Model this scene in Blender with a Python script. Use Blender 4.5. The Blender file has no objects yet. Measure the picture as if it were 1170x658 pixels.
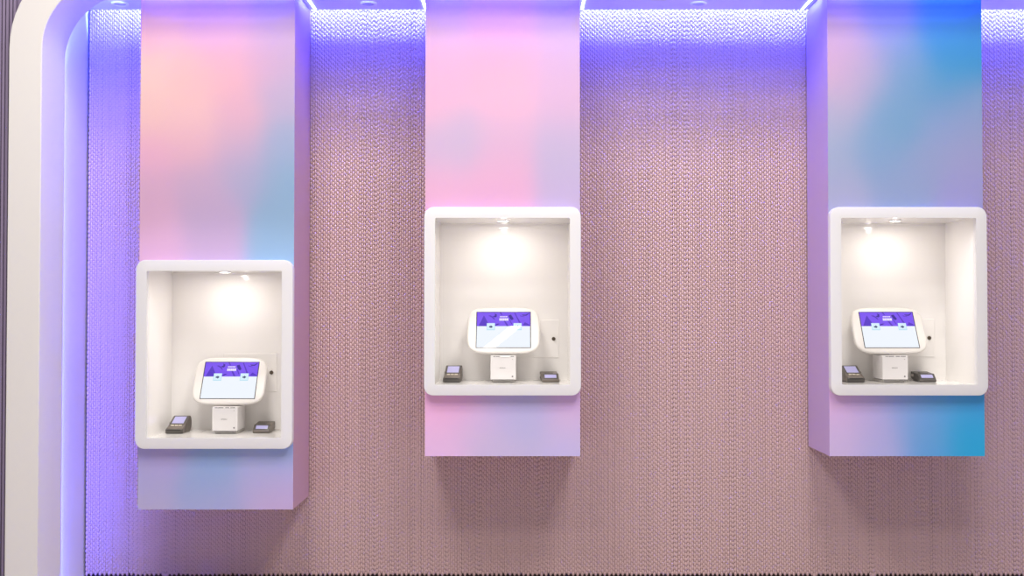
import bpy, bmesh, math, random
import numpy as np
from mathutils import Matrix, Vector
random.seed(7)
rng = np.random.default_rng(7)
S = bpy.context.scene
COL = S.collection
R = math.radians

# ------------------------------------------------------------------ helpers
def lin(c):
    return tuple((v/255/12.92) if v/255 <= 0.04045 else ((v/255+0.055)/1.055)**2.4 for v in c)

def mat(name, col, rough=0.5, metal=0.0, spec=0.5, coat=0.0, emit=None, estr=0.0, bump=None):
    m = bpy.data.materials.new(name); m.use_nodes = True
    nt = m.node_tree; b = nt.nodes['Principled BSDF']
    b.inputs['Base Color'].default_value = (*col, 1)
    b.inputs['Roughness'].default_value = rough
    b.inputs['Metallic'].default_value = metal
    b.inputs['Specular IOR Level'].default_value = spec
    b.inputs['Coat Weight'].default_value = coat
    b.inputs['Coat Roughness'].default_value = 0.03
    if emit:
        b.inputs['Emission Color'].default_value = (*emit, 1)
        b.inputs['Emission Strength'].default_value = estr
    if bump:
        tc = nt.nodes.new('ShaderNodeTexCoord'); n = nt.nodes.new('ShaderNodeTexNoise')
        n.inputs['Scale'].default_value = bump[0]; bp = nt.nodes.new('ShaderNodeBump')
        bp.inputs['Strength'].default_value = bump[1]; bp.inputs['Distance'].default_value = 0.002
        nt.links.new(tc.outputs['Object'], n.inputs['Vector']); nt.links.new(n.outputs['Fac'], bp.inputs['Height'])
        nt.links.new(bp.outputs['Normal'], b.inputs['Normal'])
    return m

def obj(name, bm, m, parent=None, smooth=None, bevel=0.0, segs=2):
    """link a bmesh as one mesh object"""
    bmesh.ops.recalc_face_normals(bm, faces=bm.faces[:])
    me = bpy.data.meshes.new(name); bm.to_mesh(me); bm.free()
    for mm in (m if isinstance(m, (list, tuple)) else [m]): me.materials.append(mm)
    o = bpy.data.objects.new(name, me); COL.objects.link(o)
    if parent: o.parent = parent
    if smooth is not None:
        me.polygons.foreach_set('use_smooth', [True]*len(me.polygons))
        es = me.edges
        me.set_sharp_from_angle(angle=R(smooth))
    if bevel:
        b = o.modifiers.new('bevel', 'BEVEL'); b.width = bevel; b.segments = segs; b.limit_method = 'ANGLE'
        b.angle_limit = R(35)
    return o

def box(bm, x0, x1, y0, y1, z0, z1, mi=0, M=None):
    vs = [bm.verts.new(Vector((x, y, z)) if M is None else M @ Vector((x, y, z)))
          for z in (z0, z1) for y in (y0, y1) for x in (x0, x1)]
    for f in ((0,2,3,1),(4,5,7,6),(0,1,5,4),(2,6,7,3),(0,4,6,2),(1,3,7,5)):
        fc = bm.faces.new([vs[i] for i in f]); fc.material_index = mi
    return vs

def poly(bm, pts, mi=0, M=None):
    f = bm.faces.new([bm.verts.new(M @ Vector(p) if M else Vector(p)) for p in pts]); f.material_index = mi
    return f

def prism(bm, prof, x0, x1, mi=0, M=None):
    """profile of (y,z) points extruded along x"""
    T = (lambda p: M @ Vector(p)) if M else Vector
    a = [bm.verts.new(T((x0, y, z))) for y, z in prof]; b = [bm.verts.new(T((x1, y, z))) for y, z in prof]
    n = len(prof)
    fs = [bm.faces.new(a), bm.faces.new(b[::-1])]
    for i in range(n): fs.append(bm.faces.new((a[i], b[i], b[(i+1)%n], a[(i+1)%n])))
    for f in fs: f.material_index = mi

def loft(bm, rings, cap0=True, cap1=True, mi=0):
    vr = [[bm.verts.new(Vector(p)) for p in r] for r in rings]
    n = len(rings[0])
    for a, b in zip(vr, vr[1:]):
        for i in range(n):
            f = bm.faces.new((a[i], a[(i+1)%n], b[(i+1)%n], b[i])); f.material_index = mi
    if cap0: bm.faces.new(vr[0][::-1]).material_index = mi
    if cap1: bm.faces.new(vr[-1]).material_index = mi

def disc_rings(cx, cy, prof, n=32):
    """lathe about vertical axis; prof = (r,z)"""
    return [[(cx+r*math.cos(t*2*math.pi/n), cy+r*math.sin(t*2*math.pi/n), z) for t in range(n)] for r, z in prof]

def rrect(w, h, r, n=8):
    pts = []
    for sx, sz, a0 in ((1,1,0),(-1,1,90),(-1,-1,180),(1,-1,270)):
        for i in range(n+1):
            a = R(a0+90*i/n); pts.append((sx*(w/2-r)+r*math.cos(a), sz*(h/2-r)+r*math.sin(a)))
    return pts

def thing(name, label, cat, loc, group=None, rz=0):
    o = bpy.data.objects.new(name, None); COL.objects.link(o)
    o.empty_display_size = 0.05; o.location = loc; o.rotation_euler = (0, 0, rz)
    return tag(o, label, cat, group)
def tag(o, label, cat, group=None, kind=None):
    o['label'] = label; o['category'] = cat
    if group: o['group'] = group
    if kind: o['kind'] = kind
    return o
def struct(o, label=None, cat=None):
    o['kind'] = 'structure'
    if label: o['label'] = label
    if cat: o['category'] = cat
    return o

def area(name, loc, size, power, color, direction, spread=180):
    L = bpy.data.lights.new(name, 'AREA'); L.shape = 'RECTANGLE'; L.size, L.size_y = size
    L.energy = power; L.color = color; L.spread = R(spread)
    o = bpy.data.objects.new(name, L); COL.objects.link(o); o.location = loc
    return o, Vector(direction)

# ------------------------------------------------------------------ dimensions (metres, +Y away from the camera)
CAMZ = 1.34
FRONT, WALL = 5.30, 5.70           # column fronts, chain curtain
CEIL = 2.855
XL, XR = -2.197, 3.15
COLW = 0.725
PORT0, PORT1 = 5.115, 5.38
HOLE_L, HOLE_R, HOLE_T, HOLE_RAD = -2.178, 3.13, 2.850, 0.317

LED = (0.042, 0.070, 1.0)
WARM = (1.0, 0.93, 0.86)

# ------------------------------------------------------------------ materials
M_white   = mat('white_acrylic', (0.80, 0.775, 0.765), 0.25, coat=0.3)
M_frame   = mat('frame_solid_surface', (0.78, 0.775, 0.79), 0.35)
M_back    = mat('niche_gloss_white', (0.90, 0.88, 0.855), 0.05, spec=0.5)
M_portal  = mat('cream_paint', (0.79, 0.765, 0.745), 0.55, bump=(160, 0.05))
M_soffit  = mat('soffit_white_paint', (0.78, 0.76, 0.76), 0.6)
M_wallb   = mat('backing_board', (0.22, 0.14, 0.15), 0.8)
M_floor   = mat('floor_terrazzo', (0.50, 0.455, 0.435), 0.6, bump=(60, 0.05))
M_base    = mat('dark_skirting', (0.05, 0.03, 0.035), 0.7)
M_rib     = mat('ribbed_panel', (0.27, 0.215, 0.33), 0.6)
M_chain   = mat('anodised_chain', (0.63, 0.445, 0.445), 0.42, metal=0.2)
M_shell   = mat('tablet_shell', (0.70, 0.675, 0.64), 0.35)
M_print   = mat('printer_plastic', (0.70, 0.68, 0.675), 0.4)
M_dark    = mat('black_plastic', (0.075, 0.068, 0.062), 0.38)
M_dark2   = mat('dark_lip_plastic', (0.028, 0.022, 0.02), 0.35)
M_brown   = mat('brown_grey_plastic', (0.15, 0.125, 0.105), 0.45)
M_key     = mat('pale_keys', (0.62, 0.56, 0.46), 0.5)
M_slot_shadow    = mat('slot_and_shadow_black', (0.02, 0.018, 0.018), 0.6)
M_ink     = mat('grey_print', (0.22, 0.21, 0.22), 0.6)
M_lcd     = mat('lcd_lavender', (0.25, 0.24, 0.4), 0.15, emit=lin((190, 184, 226)), estr=0.45)
M_steel   = mat('lock_steel', (0.16, 0.13, 0.10), 0.35, metal=0.8)
M_lens    = mat('lamp_lens', (0.9, 0.88, 0.85), 0.3, emit=(1.0, 0.93, 0.84), estr=22.0)
M_trim    = mat('lamp_trim_white', (0.85, 0.85, 0.86), 0.35)
M_dull    = mat('lamp_lens_off', (0.5, 0.5, 0.56), 0.25)
M_alu     = mat('led_channel', (0.7, 0.7, 0.75), 0.4, metal=0.8)
M_ledh    = mat('led_diffuser_head', (0.8, 0.8, 0.9), 0.4, emit=(0.05, 0.08, 1.0), estr=300.0)
M_led     = mat('led_diffuser', (0.8, 0.8, 0.9), 0.4, emit=(0.05, 0.08, 1.0), estr=105.0)
M_room    = mat('room_lamp_diffuser', (0.9, 0.9, 0.9), 0.4, emit=(1.0, 0.97, 0.94), estr=24.0)
M_paper   = mat('paper', (0.88, 0.87, 0.85), 0.8)
M_cable   = mat('pale_cable', (0.5, 0.46, 0.42), 0.5)
def screen_mat(n, c, e=1.0): return mat(n, (0.01, 0.01, 0.012), 0.02, spec=0.5, emit=lin(c), estr=e)
SCR = [mat('screen_border', (0.02, 0.02, 0.028), 0.08), screen_mat('screen_purple', (122, 82, 238)),
       screen_mat('screen_white', (238, 244, 252)), screen_mat('screen_deep_violet', (84, 50, 196)),
       screen_mat('screen_navy', (52, 28, 150)), screen_mat('screen_tile', (214, 238, 250)),
       screen_mat('screen_arrow', (60, 72, 120)), screen_mat('screen_text', (235, 226, 255)),
       screen_mat('screen_tile_rim', (168, 220, 236))]

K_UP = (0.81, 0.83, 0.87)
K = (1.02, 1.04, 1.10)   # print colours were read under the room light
def film_material(name, pts, sig):
    """printed colour-gradient film: soft blend between colour spots placed in (x, z) of the column"""
    m = bpy.data.materials.new(name); m.use_nodes = True; nt = m.node_tree; N = nt.nodes; Lk = nt.links
    b = N['Principled BSDF']; b.inputs['Roughness'].default_value = 0.45
    tc = N.new('ShaderNodeTexCoord'); sep = N.new('ShaderNodeSeparateXYZ'); Lk.new(tc.outputs['Object'], sep.inputs[0])
    cmb = N.new('ShaderNodeCombineXYZ'); Lk.new(sep.outputs['X'], cmb.inputs['X']); Lk.new(sep.outputs['Z'], cmb.inputs['Z'])
    acc = None; wacc = None
    for (x, z, c, *sg) in pts:
        s = sg[0] if sg else sig
        d = N.new('ShaderNodeVectorMath'); d.operation = 'DISTANCE'; d.inputs[1].default_value = (x, 0, z)
        Lk.new(cmb.outputs[0], d.inputs[0])
        q = N.new('ShaderNodeMath'); q.operation = 'MULTIPLY'; Lk.new(d.outputs['Value'], q.inputs[0]); Lk.new(d.outputs['Value'], q.inputs[1])
        e = N.new('ShaderNodeMath'); e.operation = 'MULTIPLY'; e.inputs[1].default_value = -1/(s*s); Lk.new(q.outputs[0], e.inputs[0])
        w = N.new('ShaderNodeMath'); w.operation = 'EXPONENT'; Lk.new(e.outputs[0], w.inputs[0])
        w2 = N.new('ShaderNodeMath'); w2.operation = 'ADD'; w2.inputs[1].default_value = 1e-6; Lk.new(w.outputs[0], w2.inputs[0])
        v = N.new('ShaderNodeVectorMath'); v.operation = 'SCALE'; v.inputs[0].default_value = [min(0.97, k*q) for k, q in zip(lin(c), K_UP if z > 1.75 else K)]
        Lk.new(w2.outputs[0], v.inputs['Scale'])
        if acc is None: acc, wacc = v.outputs[0], w2.outputs[0]
        else:
            a = N.new('ShaderNodeVectorMath'); a.operation = 'ADD'; Lk.new(acc, a.inputs[0]); Lk.new(v.outputs[0], a.inputs[1]); acc = a.outputs[0]
            a = N.new('ShaderNodeMath'); a.operation = 'ADD'; Lk.new(wacc, a.inputs[0]); Lk.new(w2.outputs[0], a.inputs[1]); wacc = a.outputs[0]
    inv = N.new('ShaderNodeMath'); inv.operation = 'DIVIDE'; inv.inputs[0].default_value = 1; Lk.new(wacc, inv.inputs[1])
    out = N.new('ShaderNodeVectorMath'); out.operation = 'SCALE'; Lk.new(acc, out.inputs[0]); Lk.new(inv.outputs[0], out.inputs['Scale'])
    Lk.new(out.outputs[0], b.inputs['Base Color'])
    return m

# ------------------------------------------------------------------ the setting
bm = bmesh.new(); box(bm, -4.5, 4.5, -1.0, 6.0, -0.05, 0.0)
struct(obj('floor', bm, M_floor), 'pale floor in front of the hanging chains', 'floor')
bm = bmesh.new(); box(bm, XL-0.03, XR+0.03, 5.745, 5.80, 0.0, 3.15)
struct(obj('wall_back', bm, M_wallb), 'dark backing wall behind the metal chain curtain', 'wall')
bm = bmesh.new(); box(bm, XL, XR, 5.722, 5.745, 0.0, 0.028)
struct(obj('baseboard_back', bm, M_base), 'dark skirting under the chain curtain', 'baseboard')
bm = bmesh.new(); box(bm, XL-0.04, XL, PORT1-0.012, 5.745, 0.0, 3.15)
struct(obj('wall_left', bm, M_soffit), 'white recess side wall washed in blue light', 'wall')
bm = bmesh.new(); box(bm, XR, XR+0.04, PORT1-0.012, 5.745, 0.0, 3.15)
struct(obj('wall_right', bm, M_soffit), 'white side wall closing the recess', 'wall')

columns = [(-1.4295, 0.413, 0.699), (-0.089, 0.661, 0.946), (1.801, 0.661, 0.946)]   # x, underside, niche frame underside
# ceiling of the recess with cut-outs for the columns and an open cove along the chains
bm = bmesh.new()
box(bm, XL, XR, PORT1, 5.665, CEIL, CEIL+0.004)
edges = [XL]
for cx, _, _ in columns: edges += [cx-COLW/2, cx+COLW/2]
edges.append(XR)
box(bm, XL, XR, PORT1, 5.745, 3.11, 3.15)
struct(obj('ceiling', bm, M_soffit), 'white recess ceiling lit blue by linear lights', 'ceiling')

# rounded portal in front of the recess
def arch(l, r, top, rad, n=14):
    p = [(l, 0.0)]
    for i in range(n+1):
        a = math.pi - (math.pi/2)*i/n; p.append((l+rad+rad*math.cos(a), top-rad+rad*math.sin(a)))
    for i in range(n+1):
        a = math.pi/2 - (math.pi/2)*i/n; p.append((r-rad+rad*math.cos(a), top-rad+rad*math.sin(a)))
    p.append((r, 0.0)); return p
bm = bmesh.new()
inn = arch(HOLE_L, HOLE_R, HOLE_T, HOLE_RAD); W_ = 0.150
out = arch(HOLE_L-W_, HOLE_R+W_, HOLE_T+W_, HOLE_RAD+W_)
vs = [[bm.verts.new((x, y, z)) for x, z in p] for y, p in ((PORT0, inn), (PORT0, out), (PORT1, out), (PORT1, inn))]
n = len(inn)
for k in range(4):
    a, b = vs[k], vs[(k+1)%4]
    for i in range(n-1): bm.faces.new((a[i], a[i+1], b[i+1], b[i]))
for e in (0, n-1): bm.faces.new([vs[k][e] for k in range(4)])
# filler behind the rounded corners up to the square recess
port = struct(obj('trim_1', bm, M_portal, smooth=40, bevel=0.004), 'cream rounded portal frame around the recess', 'portal frame')

# ribbed wall the portal is set in
bm = bmesh.new()
x = -2.64
while x < HOLE_L-W_-0.01+0.35:
    if x < -2.31: box(bm, x, x+0.011, 5.155, 5.18, 0, 3.4)
    x += 0.0165
box(bm, -3.6, -2.285, 5.18, 5.23, 0, 3.4)
box(bm, -2.285, XR+0.3, 5.18, 5.36, 2.99, 3.4)
struct(obj('wall_front', bm, M_rib), 'grey purple ribbed wall beside the portal frame', 'wall')

# ------------------------------------------------------------------ chain curtain
def chain_curtain():
    pitch, step = 0.0113, 0.0226
    x0, x1 = XL+0.009, XR-0.006
    top = CEIL+0.06
    ns = int((x1-x0)/pitch); nl = int((top-0.005)/step)
    sec = [(-0.0122, 0.0016), (-0.0062, 0.0063), (0.0, 0.0078), (0.0062, 0.0063), (0.0122, 0.0016)]
    base = np.array([[w*math.cos(t*math.pi/3), 0.5*w*math.sin(t*math.pi/3), z] for z, w in sec for t in range(6)])
    fq = np.array([[s*6+t, s*6+(t+1)%6, (s+1)*6+(t+1)%6, (s+1)*6+t] for s in range(4) for t in range(6)])
    V, F, cnt = [], [], 0
    tilt = np.convolve(rng.normal(0, 1, ns+4), np.ones(3)/3, 'same')[:ns]*0.16
    sway = np.cumsum(rng.normal(0, 1, ns)); sway -= np.linspace(sway[0], sway[-1], ns); sway = sway/max(1, abs(sway).max())*0.004
    for i in range(ns):
        a = tilt[i]; ca, sa = math.cos(a), math.sin(a)
        b = base @ np.array([[ca, sa, 0], [-sa, ca, 0], [0, 0, 1]])
        k = np.arange(nl+1)
        zc = top - step*k - (0.5*step if i % 2 else 0) + rng.normal(0, 0.0015)
        zc = zc[zc > 0.014]
        c = np.zeros((len(zc), 1, 3)); c[:, 0, 0] = x0+pitch*(i+0.5)+rng.normal(0, 0.0002)
        c[:, 0, 1] = WALL+0.004+sway[i]+rng.normal(0, 0.0004); c[:, 0, 2] = zc
        vv = (b[None]+c).reshape(-1, 3)
        ff = (fq[None]+(np.arange(len(zc))*30)[:, None, None]).reshape(-1, 4)+cnt
        V.append(vv); F.append(ff); cnt += len(vv)
    V = np.concatenate(V); F = np.concatenate(F)
    me = bpy.data.meshes.new('chain_curtain')
    me.vertices.add(len(V)); me.vertices.foreach_set('co', V.astype(np.float32).ravel())
    me.loops.add(F.size); me.loops.foreach_set('vertex_index', F.astype(np.int32).ravel())
    me.polygons.add(len(F)); me.polygons.foreach_set('loop_start', np.arange(0, F.size, 4, dtype=np.int32))
    me.update(calc_edges=True)
    me.polygons.foreach_set('use_smooth', np.ones(len(F), dtype=bool))
    me.materials.append(M_chain)
    o = bpy.data.objects.new('chain_curtain', me); COL.objects.link(o)
    tag(o, 'rosy metal chain curtain hanging across the whole back wall', 'chain curtain', kind='stuff')
chain_curtain()

# ------------------------------------------------------------------ columns with niches
FH, FWD, BZ = 0.877, 0.73, 0.047      # niche frame height, width, border
NW, NH = FWD-2*BZ, FH-2*BZ
films = [
  film_material('film_peach_blue', [
    (-0.346,2.658,(250,190,205)), (0.004,2.658,(240,182,212)), (0.313,2.658,(214,176,212)), (-0.344,2.451,(255,212,200)), (-0.118,2.43,(253,200,196)),
    (0.047,2.471,(252,188,198)), (0.211,2.513,(232,180,206)), (0.314,2.533,(204,178,210)), (-0.343,2.265,(254,205,198)), (-0.117,2.224,(255,204,200)),
    (0.089,2.265,(240,184,202)), (0.315,2.347,(200,182,212)), (-0.342,2.079,(246,184,208)), (-0.116,2.121,(240,184,204)), (0.09,2.121,(216,182,210)),
    (0.316,2.121,(170,182,214)), (-0.341,1.915,(224,178,206)), (-0.074,1.935,(212,178,208)), (0.131,1.976,(182,178,212)), (0.316,1.956,(148,182,212)),
    (-0.319,1.791,(226,178,206)), (-0.032,1.791,(200,174,210)), (0.317,1.791,(150,182,212)), (-0.277,1.627,(224,178,214)), (-0.031,1.627,(204,176,214)),
    (0.297,1.627,(150,184,216)), (-0.332,0.665,(165,160,212)), (-0.25,0.653,(180,160,206)), (-0.026,0.645,(140,166,208)), (0.301,0.674,(140,168,214)),
    (-0.331,0.523,(168,166,208)), (-0.066,0.543,(146,166,206)), (0.22,0.564,(172,168,210)), (0.343,0.543,(182,168,212)), (-0.331,0.429,(182,170,200)),
    (-0.024,0.441,(168,166,206)), (0.302,0.462,(196,166,204)),], 0.115),
  film_material('film_pink_lilac', [
    (-0.348,2.658,(222,178,220)), (0.003,2.637,(236,175,215)), (0.332,2.645,(212,176,222)), (-0.306,2.533,(238,182,214)), (0.003,2.513,(250,182,208)),
    (0.229,2.513,(224,180,214)), (0.332,2.513,(218,182,218)), (-0.306,2.409,(246,184,212)), (0.003,2.451,(252,184,206)), (0.291,2.389,(224,182,214)),
    (-0.306,2.306,(238,186,212)), (0.003,2.327,(246,186,210)), (0.311,2.306,(226,184,214)), (-0.203,2.162,(208,186,214)), (0.003,2.203,(224,184,212)),
    (0.311,2.162,(206,184,216)), (-0.306,2.079,(216,186,216)), (0.003,2.059,(230,182,212)), (0.29,2.038,(202,186,218)), (-0.305,1.935,(240,182,212)),
    (0.003,1.935,(240,180,212)), (0.311,1.915,(204,184,220)), (-0.305,1.832,(240,180,214)), (0.003,1.832,(236,178,214)), (0.311,1.832,(206,184,222)),
    (-0.345,0.918,(236,172,208)), (-0.222,0.923,(226,160,204)), (0.003,0.918,(194,170,214)), (0.126,0.91,(172,170,212)), (0.289,0.927,(210,164,212)),
    (-0.324,0.808,(228,178,214)), (-0.14,0.808,(206,180,214)), (0.105,0.829,(182,178,214)), (0.31,0.808,(204,180,212)), (-0.324,0.686,(222,182,218)),
    (0.003,0.686,(196,180,212)), (0.31,0.686,(190,180,222)),], 0.115),
  film_material('film_pink_teal', [
    (-0.323,2.637,(205,172,218)), (-0.096,2.658,(150,160,225)), (0.192,2.645,(75,155,220)), (0.336,2.637,(64,150,220)), (-0.302,2.554,(226,178,210)),
    (-0.2,2.533,(194,176,212)), (-0.014,2.533,(134,168,212)), (0.212,2.575,(56,156,212)), (0.323,2.533,(62,158,214)), (-0.324,2.43,(222,180,212)),
    (-0.18,2.43,(180,178,212)), (0.026,2.43,(120,168,208)), (0.232,2.451,(76,162,208)), (-0.304,2.306,(196,182,212)), (-0.057,2.306,(130,170,208)),
    (0.19,2.347,(106,164,208)), (0.321,2.314,(140,168,212)), (-0.325,2.224,(176,184,214)), (-0.14,2.162,(138,174,212)), (-0.017,2.203,(120,170,208)),
    (0.189,2.224,(150,170,214)), (0.312,2.203,(160,168,212)), (-0.326,2.038,(170,182,214)), (-0.1,2.059,(142,172,212)), (0.106,2.059,(158,170,212)),
    (0.291,2.059,(168,168,214)), (-0.306,1.894,(180,180,216)), (-0.019,1.915,(156,172,214)), (0.29,1.915,(168,164,220)), (-0.332,0.931,(220,172,212)),
    (-0.189,0.923,(186,164,214)), (-0.025,0.91,(138,160,214)), (0.138,0.918,(90,160,214)), (0.322,0.91,(66,154,214)), (-0.333,0.788,(206,178,218)),
    (-0.149,0.788,(184,172,216)), (0.056,0.788,(110,160,214)), (0.301,0.788,(36,164,214)), (-0.333,0.686,(200,180,216)), (-0.109,0.686,(174,172,220)),
    (0.096,0.686,(90,160,214)), (0.3,0.686,(30,164,212)),], 0.115),
]
sides = [mat('side_mauve', lin((198,160,190)), 0.5), mat('side_lilac', lin((205,165,200)), 0.5), mat('side_lavender', lin((198,172,222)), 0.5)]
CL = ['low-hung column with peach-to-blue printed film and a niche', 'column with pink and lilac printed film and a niche',
      'column with pink-to-teal printed film and a niche']
NICHE = ['niche of the low peach-and-blue column', 'niche of the pink-lilac column', 'niche of the pink-and-teal column']
LOCK = [(0.181, 425.5), (0.249, 387), (0.2345, 386)]

def column(i):
    cx, zb, fz = columns[i]
    t = thing('hanging_kiosk', CL[i], 'kiosk', (cx, FRONT, zb), 'hanging kiosk columns')
    dz = -zb; h = COLW/2
    z0, z1 = fz+BZ+dz, fz+FH-BZ+dz                       # niche opening
    bm = bmesh.new()
    top = HOLE_T-0.001-zb; yb = 0.392; hx = NW/2+0.01
    def q(p, mi): poly(bm, p, mi)
    zt0, zt1 = z0-0.01, z1+0.01
    q([(-h,0,0),(h,0,0),(h,0,zt0),(-h,0,zt0)],0); q([(-h,0,zt1),(h,0,zt1),(h,0,top),(-h,0,top)],0)
    q([(-h,0,zt0),(-hx,0,zt0),(-hx,0,zt1),(-h,0,zt1)],0); q([(hx,0,zt0),(h,0,zt0),(h,0,zt1),(hx,0,zt1)],0)
    q([(-h,0,0),(-h,0,top),(-h,yb,top),(-h,yb,0)],1); q([(h,0,0),(h,yb,0),(h,yb,top),(h,0,top)],1)
    q([(-h,0,0),(-h,yb,0),(h,yb,0),(h,0,0)],1); q([(-h,yb,0),(-h,yb,top),(h,yb,top),(h,yb,0)],1)
    q([(-h,0,top),(h,0,top),(h,yb,top),(-h,yb,top)],1)
    bmesh.ops.remove_doubles(bm, verts=bm.verts[:], dist=1e-5)
    body = obj('body', bm, [films[i], sides[i]], t)
    # shift film coordinates: the film spots are given in height above the floor
    for nd in films[i].node_tree.nodes:
        if nd.type == 'VECT_MATH' and nd.operation == 'DISTANCE':
            v = nd.inputs[1].default_value; nd.inputs[1].default_value = (v[0], 0, v[2]-zb)
    # niche liner
    bm = bmesh.new(); x = NW/2; D = 0.36; w = 0.008
    def tub(a, y0, y1, zz0, zz1):
        return [bm.verts.new(p) for p in ((-a,y0,zz0),(a,y0,zz0),(a,y0,zz1),(-a,y0,zz1),(-a,y1,zz0),(a,y1,zz0),(a,y1,zz1),(-a,y1,zz1))]
    A = tub(x, 0.0, D, z0, z1); B = tub(x+w, 0.0, D+w, z0-w, z1+w)
    for s in (A, B):
        for f in ((0,1,5,4),(1,2,6,5),(2,3,7,6),(3,0,4,7),(4,5,6,7)): bm.faces.new([s[k] for k in f])
    for k in range(4): bm.faces.new((A[k], A[(k+1)%4], B[(k+1)%4], B[k]))
    obj('niche', bm, M_back, t)
    # proud rounded frame
    bm = bmesh.new(); zc = (z0+z1)/2
    o_, i_ = rrect(FWD, FH, 0.044), rrect(NW, NH, 0.006)
    def ring(p, y, off=0.0):
        r = []
        for (px, pz) in p:
            l = math.hypot(px/ (FWD/2), pz/(FH/2)) or 1
            r.append((px-math.copysign(off, px), y, zc+pz-math.copysign(off, pz)))
        return r
    rings = [ring(o_, 0.0), ring(o_, -0.036), ring(o_, -0.039, 0.0012), ring(o_, -0.040, 0.004), ring(i_, -0.040, -0.004), ring(i_, -0.039, -0.001), ring(i_, -0.036), ring(i_, 0.0)]
    loft(bm, rings+[rings[0]], False, False)
    bmesh.ops.remove_doubles(bm, verts=bm.verts[:], dist=1e-6)
    fr = obj('frame', bm, M_frame, t, smooth=35); fr['label'] = 'proud white rounded niche frame'
    # access panel with lock on the niche back
    lx = LOCK[i][0]; d = math.hypot(1, 0)
    yc = -(LOCK[i][1]-329)/1293; fac = (math.sin(R(1.15))+yc*math.cos(R(1.15)))/(math.cos(R(1.15))-yc*math.sin(R(1.15)))
    lz = CAMZ+5.66*fac-zb
    bm = bmesh.new(); box(bm, lx-0.24, lx+0.026, D-0.004, D, lz-0.095, lz+0.095)
    p = obj('access_panel', bm, M_back, t, bevel=0.0015)
    bm = bmesh.new()
    n_ = 20
    loft(bm, [[(lx+r*math.cos(k*2*math.pi/n_), y, lz+r*math.sin(k*2*math.pi/n_)) for k in range(n_)] for r, y in ((0.0095,D-0.004),(0.0095,D-0.008),(0.007,D-0.011),(0.004,D-0.011),(0.004,D-0.007))])
    obj('lock', bm, M_steel, p, smooth=40)
    # downlight in the niche ceiling
    bm = bmesh.new(); loft(bm, disc_rings(0, 0.15, [(0.030, z1), (0.030, z1-0.004), (0.0235, z1-0.006), (0.022, z1-0.002)]), False, False)
    dl = obj('downlight', bm, M_trim, t, smooth=40)
    bm = bmesh.new(); loft(bm, disc_rings(0, 0.15, [(0.022, z1-0.001), (0.022, z1-0.004), (0.012, z1-0.006)]))
    obj('lens', bm, M_lens, dl, smooth=40)
    for sx in (-0.27, 0.27):
        bm = bmesh.new(); loft(bm, disc_rings(sx, 0.03, [(0.004, z0), (0.004, z0+0.001), (0.002, z0+0.0015)], 12)); obj('screw', bm, M_cable, t, smooth=40)
    # the lamp itself
    L = bpy.data.lights.new('niche_lamp', 'AREA'); L.shape = 'DISK'; L.size = 0.04; L.energy = NICHE_W; L.color = WARM
    o = bpy.data.objects.new('niche_lamp', L); COL.objects.link(o); o.location = (cx, FRONT+0.15, z1+zb-0.0085)
    L = bpy.data.lights.new('niche_lamp', 'POINT'); L.shadow_soft_size = 0.012; L.energy = NICHE_P; L.color = WARM
    o = bpy.data.objects.new('niche_lamp', L); COL.objects.link(o); o.location = (cx, FRONT+0.15, z1+zb-0.022)
NICHE_P = 0.12
NICHE_W = 1.05
for i in range(3): column(i)

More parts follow.
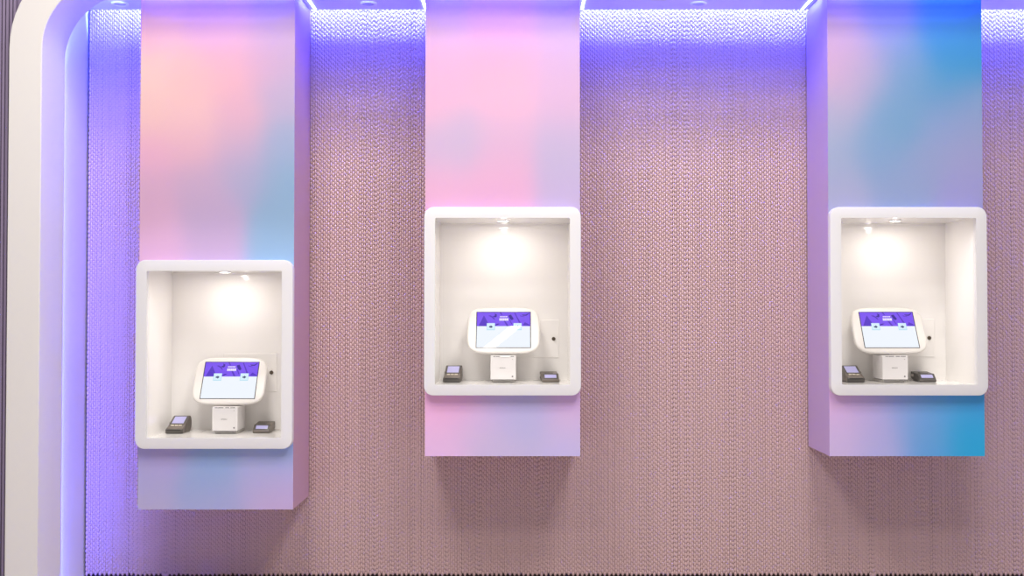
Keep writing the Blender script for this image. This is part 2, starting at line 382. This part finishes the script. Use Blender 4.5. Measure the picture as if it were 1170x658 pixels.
# ------------------------------------------------------------------ devices in the niches
def tablet(i):
    cx, zb, fz = columns[i]; zf = fz+BZ+0.0006
    t = thing('tablet_stand', 'white tablet stand with lit purple screen in ' + NICHE[i], 'tablet', (cx, 5.46, zf), 'tablet stands in the niches')
    bm = bmesh.new(); box(bm, -0.052, 0.052, 0.022, 0.186, 0, 0.011); obj('base_plate', bm, M_shell, t, bevel=0.002)
    bm = bmesh.new(); box(bm, -0.028, 0.028, 0.172, 0.184, 0.011, 0.235)
    T = R(30)
    Mx = Matrix.Translation((0, 5.553-5.46, 0.253)) @ Matrix(((1,0,0,0),(0,math.sin(T),-math.cos(T),0),(0,math.cos(T),math.sin(T),0),(0,0,0,1)))
    # local (u right, v up the screen, w out of the screen)
    box(bm, -0.03, 0.03, -0.035, 0.045, -0.055, -0.027, M=Mx)
    obj('post', bm, M_shell, t, bevel=0.002)
    def sup(a, b, n, w, k=72):
        r = []
        for s in range(k):
            th = 2*math.pi*s/k; c, sn = math.cos(th), math.sin(th)
            r.append(Mx @ Vector((a*math.copysign(abs(c)**(2/n), c), b*math.copysign(abs(sn)**(2/n), sn), w)))
        return r
    a, b = 0.178, 0.129
    bm = bmesh.new()
    loft(bm, [sup(a-.012, b-.012, 5, 0), sup(a-.005, b-.005, 4.8, -.0015), sup(a-.0015, b-.0015, 4.6, -.0045), sup(a, b, 4.5, -.009),
              sup(a-.002, b-.002, 4.5, -.015), sup(a-.012, b-.012, 4.5, -.022), sup(a-.035, b-.03, 4.5, -.028)])
    enc = obj('enclosure', bm, M_shell, t, smooth=40)
    # screen: all drawn elements are flat inlays of one panel
    bm = bmesh.new(); hw, hh = 0.1345, 0.1015
    box(bm, -hw, hw, -hh, hh, -0.002, 0.0008, 0, Mx)
    lay = [0.0009]
    W, H = 0.131, 0.0985
    def P(u, v): return (-W+2*W*u, H-2*H*v)     # u,v in 0..1 from the top-left corner
    def flat(pts, mi, dz=0.0):
        lay[0] += 0.00004
        poly(bm, [(*P(*p), lay[0]) for p in pts], mi, Mx)
    def rect(u0, v0, u1, v1, mi): flat([(u0,v1),(u1,v1),(u1,v0),(u0,v0)], mi)
    rect(0, 0, 1, 0.40, 1); rect(0, 0.40, 1, 1, 2)
    flat([(0.03,0.40),(0.24,0.40),(0.22,0.34),(0.13,0.09)], 3)
    flat([(0.21,0.10),(0.25,0.09),(0.31,0.13),(0.34,0.21),(0.32,0.21),(0.28,0.15)], 3)
    flat([(0.30,0.12),(0.34,0.09),(0.33,0.04),(0.37,0.06),(0.37,0.13),(0.34,0.15)], 4)
    flat([(0.42,0.0),(0.45,0.0),(0.48,0.09),(0.46,0.09)], 3); flat([(0.50,0.24),(0.53,0.24),(0.60,0.40),(0.56,0.40)], 3)
    flat([(0.59,0.09),(0.64,0.07),(0.69,0.19),(0.66,0.23),(0.62,0.19)], 4)
    flat([(0.60,0.20),(0.62,0.20),(0.66,0.33),(0.65,0.35)], 3)
    flat([(0.70,0.02),(0.72,0.02),(0.82,0.30),(0.83,0.40),(0.81,0.36)], 3)
    flat([(0.84,0.07),(0.87,0.10),(0.93,0.10),(0.98,0.04),(0.98,0.02),(0.92,0.07)], 4); flat([(0.80,0.09),(0.82,0.12),(0.9,0.14),(0.88,0.12)], 3)
    flat([(0.86,0.38),(1.0,0.39),(0.97,0.34),(0.90,0.29)], 3); flat([(0.33,0.37),(0.39,0.33),(0.44,0.33),(0.36,0.38)], 4)
    for u0, u1 in ((0.43,0.455),(0.46,0.485),(0.49,0.51),(0.515,0.535),(0.54,0.57)): rect(u0, 0.115, u1, 0.145, 7)
    for u0, u1 in ((0.42,0.45),(0.453,0.482),(0.486,0.515),(0.518,0.548),(0.551,0.59)): rect(u0, 0.175, u1, 0.245, 7)
    for u in (0.185, 0.685):
        rect(u, 0.315, u+0.155, 0.515, 8); rect(u+0.006, 0.315, u+0.149, 0.50, 5)
        flat([(u+0.045,0.40),(u+0.075,0.40),(u+0.075,0.375),(u+0.115,0.42),(u+0.075,0.465),(u+0.075,0.44),(u+0.045,0.44)], 6)
    sc = obj('screen', bm, SCR, t); sc['label'] = 'lit purple and white touch screen'

def printer(i):
    cx, zb, fz = columns[i]; zf = fz+BZ+0.0124
    t = thing('receipt_printer', 'white cube receipt printer under the tablet in ' + NICHE[i], 'printer', (cx, 5.46, zf), 'receipt printers in the niches')
    w, d, h = 0.0615, 0.155, 0.1185
    bm = bmesh.new(); box(bm, -w, w, 0, d, 0.003, h); obj('casing', bm, M_print, t, bevel=0.003, segs=3)
    bm = bmesh.new(); box(bm, -w+0.006, w-0.006, 0.004, d-0.006, 0, 0.003); obj('foot', bm, M_ink, t)
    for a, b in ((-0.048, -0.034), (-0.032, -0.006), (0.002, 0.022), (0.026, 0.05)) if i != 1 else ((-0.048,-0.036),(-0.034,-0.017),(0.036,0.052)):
        bm = bmesh.new(); box(bm, a, b, -0.0005, 0.004, h-0.0055, h-0.0025); obj('slot_shadow', bm, M_slot_shadow, t)  # black strips painted as the shadow in the gap under the tablet
    if i == 1:
        bm = bmesh.new(); box(bm, -0.013, 0.030, -0.003, 0.004, h-0.0065, h-0.0015); obj('paper', bm, M_paper, t, bevel=0.0005)
    for nm, z, r, m in (('indicator', h-0.018, 0.0025, M_cable), ('power_button', 0.018, 0.0042, M_ink)):
        bm = bmesh.new(); loft(bm, [[(0.045+rr*math.cos(k*math.pi/8), y, z+rr*math.sin(k*math.pi/8)) for k in range(16)] for rr, y in ((r,0.0005),(r,-0.001),(r*0.6,-0.0015))]); obj(nm, bm, m, t, smooth=40)
    c = bpy.data.curves.new('logo', 'FONT'); c.body = 'EPSON'; c.size = 0.0085; c.extrude = 0.0003; c.align_x = 'CENTER'; c.space_character = 1.1
    c.materials.append(M_ink)
    tmp = bpy.data.objects.new('logo_curve', c); COL.objects.link(tmp); bpy.context.view_layer.update()
    me = bpy.data.meshes.new_from_object(tmp.evaluated_get(bpy.context.evaluated_depsgraph_get())); bpy.data.objects.remove(tmp); me.name = 'logo'
    o = bpy.data.objects.new('logo', me); COL.objects.link(o); o.parent = t; o.location = (-0.003, -0.0004, 0.056); o.rotation_euler = (R(90), 0, 0)

def terminal(i, dx, y, rz):
    cx, zb, fz = columns[i]
    t = thing('payment_terminal', 'dark payment terminal with lilac display in the ' + NICHE[i], 'payment terminal', (cx+dx, y, fz+BZ+0.0006), 'payment terminals in the niches', R(rz))
    w = 0.040
    prof = [(0.004,0),(0.0,0.004),(0.0,0.020),(0.004,0.026),(0.024,0.0315),(0.118,0.0745),(0.130,0.0755),(0.142,0.070),(0.150,0.055),(0.151,0.035),(0.146,0.016),(0.135,0.006),(0.125,0)]
    bm = bmesh.new(); prism(bm, prof, -w, w); obj('body', bm, M_brown, t, bevel=0.004, segs=3, smooth=40)
    # dark sled in front with the card slot
    bm = bmesh.new(); prism(bm, [(-0.004,0.001),(-0.004,0.019),(0.002,0.0225),(0.006,0.0225),(0.006,0.001)], -w-0.002, w+0.001); sl = obj('card_slot_lip', bm, M_dark, t, bevel=0.002)
    bm = bmesh.new(); box(bm, -w+0.006, w-0.008, -0.0050, 0.0, 0.0165, 0.0200); obj('card_slot', bm, M_slot_shadow, sl)
    an = math.atan2(0.0745-0.0315, 0.118-0.024)
    Mx = Matrix.Translation((0, 0.024, 0.0315)) @ Matrix.Rotation(an, 4, 'X')
    Ls = math.hypot(0.094, 0.043)
    bm = bmesh.new(); box(bm, -w+0.004, w-0.004, 0.022, Ls-0.001, -0.001, 0.0012, M=Mx); pn = obj('display_surround', bm, M_dark, t, bevel=0.001)
    bm = bmesh.new(); box(bm, -w+0.0115, w-0.0115, 0.030, Ls-0.008, 0.0, 0.0018, M=Mx); obj('display', bm, M_lcd, pn)
    for k in range(3):
        bm = bmesh.new(); box(bm, -0.026+0.0185*k, -0.026+0.0185*k+0.0145, 0.006, 0.015, -0.001, 0.0028, M=Mx); obj('key', bm, M_key, t, bevel=0.001)
    for s in (-1, 1):
        bm = bmesh.new(); prism(bm, [(0.040,0.001),(0.044,0.001),(0.062,0.050),(0.058,0.048)], s*(w+0.0004)-0.0005, s*(w+0.0004)+0.0005)
        obj('side_groove', bm, M_dark2, t)

def reader(i, dx, y, rz):
    cx, zb, fz = columns[i]
    t = thing('card_reader', 'small black wedge card reader with strip display in ' + NICHE[i], 'card reader', (cx+dx, y, fz+BZ+0.0006), 'card readers in the niches', R(rz))
    w = 0.041
    prof = [(0.003,0),(0,0.003),(0.0,0.010),(0.004,0.0135),(0.030,0.0375),(0.036,0.0395),(0.060,0.040),(0.125,0.0455),(0.128,0.044),(0.128,0.014),(0.10,0.006),(0.07,0)]
    bm = bmesh.new(); prism(bm, prof, -w, w); obj('body', bm, M_brown if i < 2 else M_dark, t, bevel=0.0025, segs=2, smooth=40)
    bm = bmesh.new(); prism(bm, [(0.034,0.037),(0.040,0.0425),(0.062,0.0435),(0.085,0.041),(0.085,0.038)], -w*0.62, w*0.35); obj('hump', bm, M_dark, t, bevel=0.002)
    an = math.atan2(0.024, 0.026); Mx = Matrix.Translation((0, 0.004, 0.0135)) @ Matrix.Rotation(an, 4, 'X'); Ls = math.hypot(0.024, 0.026)
    bm = bmesh.new(); box(bm, -w+0.004, w-0.004, 0.002, Ls-0.0005, -0.001, 0.0012, M=Mx); s = obj('display_surround', bm, M_dark, t, bevel=0.001)
    bm = bmesh.new(); box(bm, -w+0.0125, w-0.0125, 0.008, Ls-0.006, 0.0, 0.0019, M=Mx); obj('display', bm, M_lcd, s)
    bm = bmesh.new(); box(bm, -w-0.0008, -w+0.002, 0.085, 0.118, 0.022, 0.034); obj('side_recess', bm, M_cable, t)
    bm = bmesh.new()
    pts = [(w-0.01, 0.112, 0.010), (w-0.005, 0.126, 0.004), (w+0.01, 0.128, 0.003), (w+0.022, 0.124, 0.003)]
    for a, b in zip(pts, pts[1:]):
        a, b = Vector(a), Vector(b); dd = (b-a).normalized(); u = dd.orthogonal().normalized(); v = dd.cross(u)
        loft(bm, [[p+(u*math.cos(k*math.pi/4)+v*math.sin(k*math.pi/4))*0.002 for k in range(8)] for p in (a, b)])
    obj('cable', bm, M_cable, t, smooth=40)

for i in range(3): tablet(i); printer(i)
terminal(0, -0.247, 5.475, 0); terminal(1, -0.249, 5.475, -2); terminal(2, -0.185, 5.475, 0)
reader(0, 0.166, 5.50, 0); reader(1, 0.231, 5.50, 5); reader(2, 0.172, 5.50, 0)

# ------------------------------------------------------------------ lamps of the recess
def led_strip(x0, x1, y0, y1, z, label, group, m=None, nm='ceiling_strip_light'):
    t = thing(nm, label, 'light strip', ((x0+x1)/2, (y0+y1)/2, z), group)
    a, b = (x1-x0)/2, (y1-y0)/2
    bm = bmesh.new(); box(bm, -a-0.002, a+0.002, -b-0.002, b+0.002, -0.001, 0.0); obj('channel', bm, M_alu, t)
    bm = bmesh.new(); box(bm, -a, a, -b, b, -0.003, -0.001); obj('diffuser', bm, m or M_led, t)
SN = ['low peach-and-blue column', 'pink-lilac column', 'pink-and-teal column']
for i, (cx, zb, fz) in enumerate(columns):
    for s in (-1, 1):
        xc = cx+s*(COLW/2+0.030)
        led_strip(xc-0.006, xc+0.006, PORT1+0.02, 5.655, CEIL, 'glowing blue-white light strip in the ceiling on the %s of the %s' % ('left' if s < 0 else 'right', SN[i]), 'ceiling light strips beside the columns')
    led_strip(cx-COLW/2, cx+COLW/2, 5.284, 5.293, HOLE_T, 'blue light strip under the portal head before the face of the %s' % SN[i], 'light strips under the portal head', M_ledh, 'strip_light')

for X, lb in ((-1.979, 'round white downlight between the blue side wall and the low column'), (-0.7545, 'round white downlight between the low and the pink-lilac columns'),
              (0.871, 'round white downlight between the pink-lilac and the teal columns')):
    t = thing('ceiling_downlight', lb, 'downlight', (X, 5.547, CEIL), 'ceiling downlights of the recess')
    bm = bmesh.new(); loft(bm, disc_rings(0, 0, [(0.042, 0), (0.042, -0.003), (0.038, -0.008), (0.033, -0.008), (0.030, -0.004), (0.030, 0)]), False, False); obj('trim_ring', bm, M_trim, t, smooth=40)
    bm = bmesh.new(); loft(bm, disc_rings(0, 0, [(0.030, -0.001), (0.028, -0.005), (0.015, -0.007)])); obj('lens', bm, M_dull, t, smooth=40)

# linear lamp of the room (its reflection crosses the middle tablet)
t = thing('linear_lamp', 'slim linear ceiling lamp of the room running diagonally', 'lamp', (-0.09, 4.36, 3.2), rz=R(43))
bm = bmesh.new(); box(bm, -0.6, 0.6, -0.03, 0.03, 0.004, 0.06); obj('housing', bm, M_alu, t)
bm = bmesh.new(); box(bm, -0.59, 0.59, -0.024, 0.024, 0.0, 0.004); obj('diffuser', bm, M_room, t)

def aim(pair):
    o, d = pair; o.rotation_euler = d.to_track_quat('-Z', 'Y').to_euler(); return o
# long thin lights: size.x along the strip
def strip_light(name, a, b, width, power, color, direction, spread=180):
    a, b, d = Vector(a), Vector(b), Vector(direction).normalized()
    L = bpy.data.lights.new(name, 'AREA'); L.shape = 'RECTANGLE'; L.size = (b-a).length; L.size_y = width
    L.energy = power; L.color = color; L.spread = R(spread)
    o = bpy.data.objects.new(name, L); COL.objects.link(o)
    xa = (b-a).normalized(); za = -d; za = (za-xa*za.dot(xa)).normalized(); ya = za.cross(xa)
    m = Matrix((xa, ya, za)).transposed().to_4x4(); m.translation = (a+b)/2; o.matrix_world = m
    return o
COVE, JAMB, HEAD = 72.0, 7.5, 6.5
for k in range(5):
    xa = XL+0.08+(XR-XL-0.16)*k/5; xb = XL+0.08+(XR-XL-0.16)*(k+1)/5
    strip_light('cove_led', (xa, 5.639, 2.975), (xb, 5.639, 2.975), 0.010, COVE*(xb-xa), LED, (0, 0.45, -1))
strip_light('jamb_led', (HOLE_L-0.009, PORT1+0.008, 0.03), (HOLE_L-0.009, PORT1+0.008, 2.53), 0.010, JAMB*2.5, LED, (-0.75, 1, 0))
for k in range(4):      # the strip follows the rounded portal corner
    a0, a1 = R(180-22.5*k), R(180-22.5*(k+1)); rr = HOLE_RAD+0.010; ox, oz = HOLE_L+HOLE_RAD, HOLE_T-HOLE_RAD
    p0 = (ox+rr*math.cos(a0), PORT1+0.008, oz+rr*math.sin(a0)); p1 = (ox+rr*math.cos(a1), PORT1+0.008, oz+rr*math.sin(a1)); am = (a0+a1)/2
    strip_light('jamb_led', p0, p1, 0.014, JAMB*0.16, LED, (0.5*math.cos(am), 1, 0.5*math.sin(am)))
strip_light('jamb_led', (HOLE_R+0.018, PORT1+0.008, 0.03), (HOLE_R+0.018, PORT1+0.008, 2.82), 0.014, JAMB*0.8, LED, (0.1, 1, 0))
for i in range(0, len(edges), 2):
    strip_light('head_led', (edges[i]+0.02, PORT1+0.004, HOLE_T+0.0025), (edges[i+1]-0.02, PORT1+0.004, HOLE_T+0.0025), 0.004, HEAD*(edges[i+1]-edges[i]), LED, (0, 1, 0.05))

# ------------------------------------------------------------------ room light
ROOM = 0.98
for X in (-1.3, 1.3):
    for Y in (1.6, 2.6, 3.5):
        o = aim(area('room_panel_lamp', (X, Y, 4.6), (1.2, 0.6), 52*ROOM, (1.0, 0.95, 0.915), (0, 0, -1)))
w = bpy.data.worlds.new('room_ambient'); S.world = w; w.use_nodes = True
w.node_tree.nodes['Background'].inputs['Color'].default_value = (1.0, 0.945, 0.93, 1)
w.node_tree.nodes['Background'].inputs['Strength'].default_value = 0.37

# ------------------------------------------------------------------ camera
cd = bpy.data.cameras.new('camera'); cam = bpy.data.objects.new('camera', cd); COL.objects.link(cam)
cd.sensor_width = 36; cd.sensor_fit = 'HORIZONTAL'; cd.lens = 1293/1170*36; cd.shift_x = -11/1170
cd.clip_start = 0.05
cam.location = (0, 0, CAMZ); cam.rotation_euler = (R(90+1.15), 0, 0)
S.camera = cam
S.view_settings.view_transform = 'Standard'; S.view_settings.look = 'None'
S.view_settings.gamma = 1; S.view_settings.use_curve_mapping = False; S.view_settings.exposure = 0.0
S.cycles.use_denoising = True
S.cycles.max_bounces = 8; S.cycles.diffuse_bounces = 5
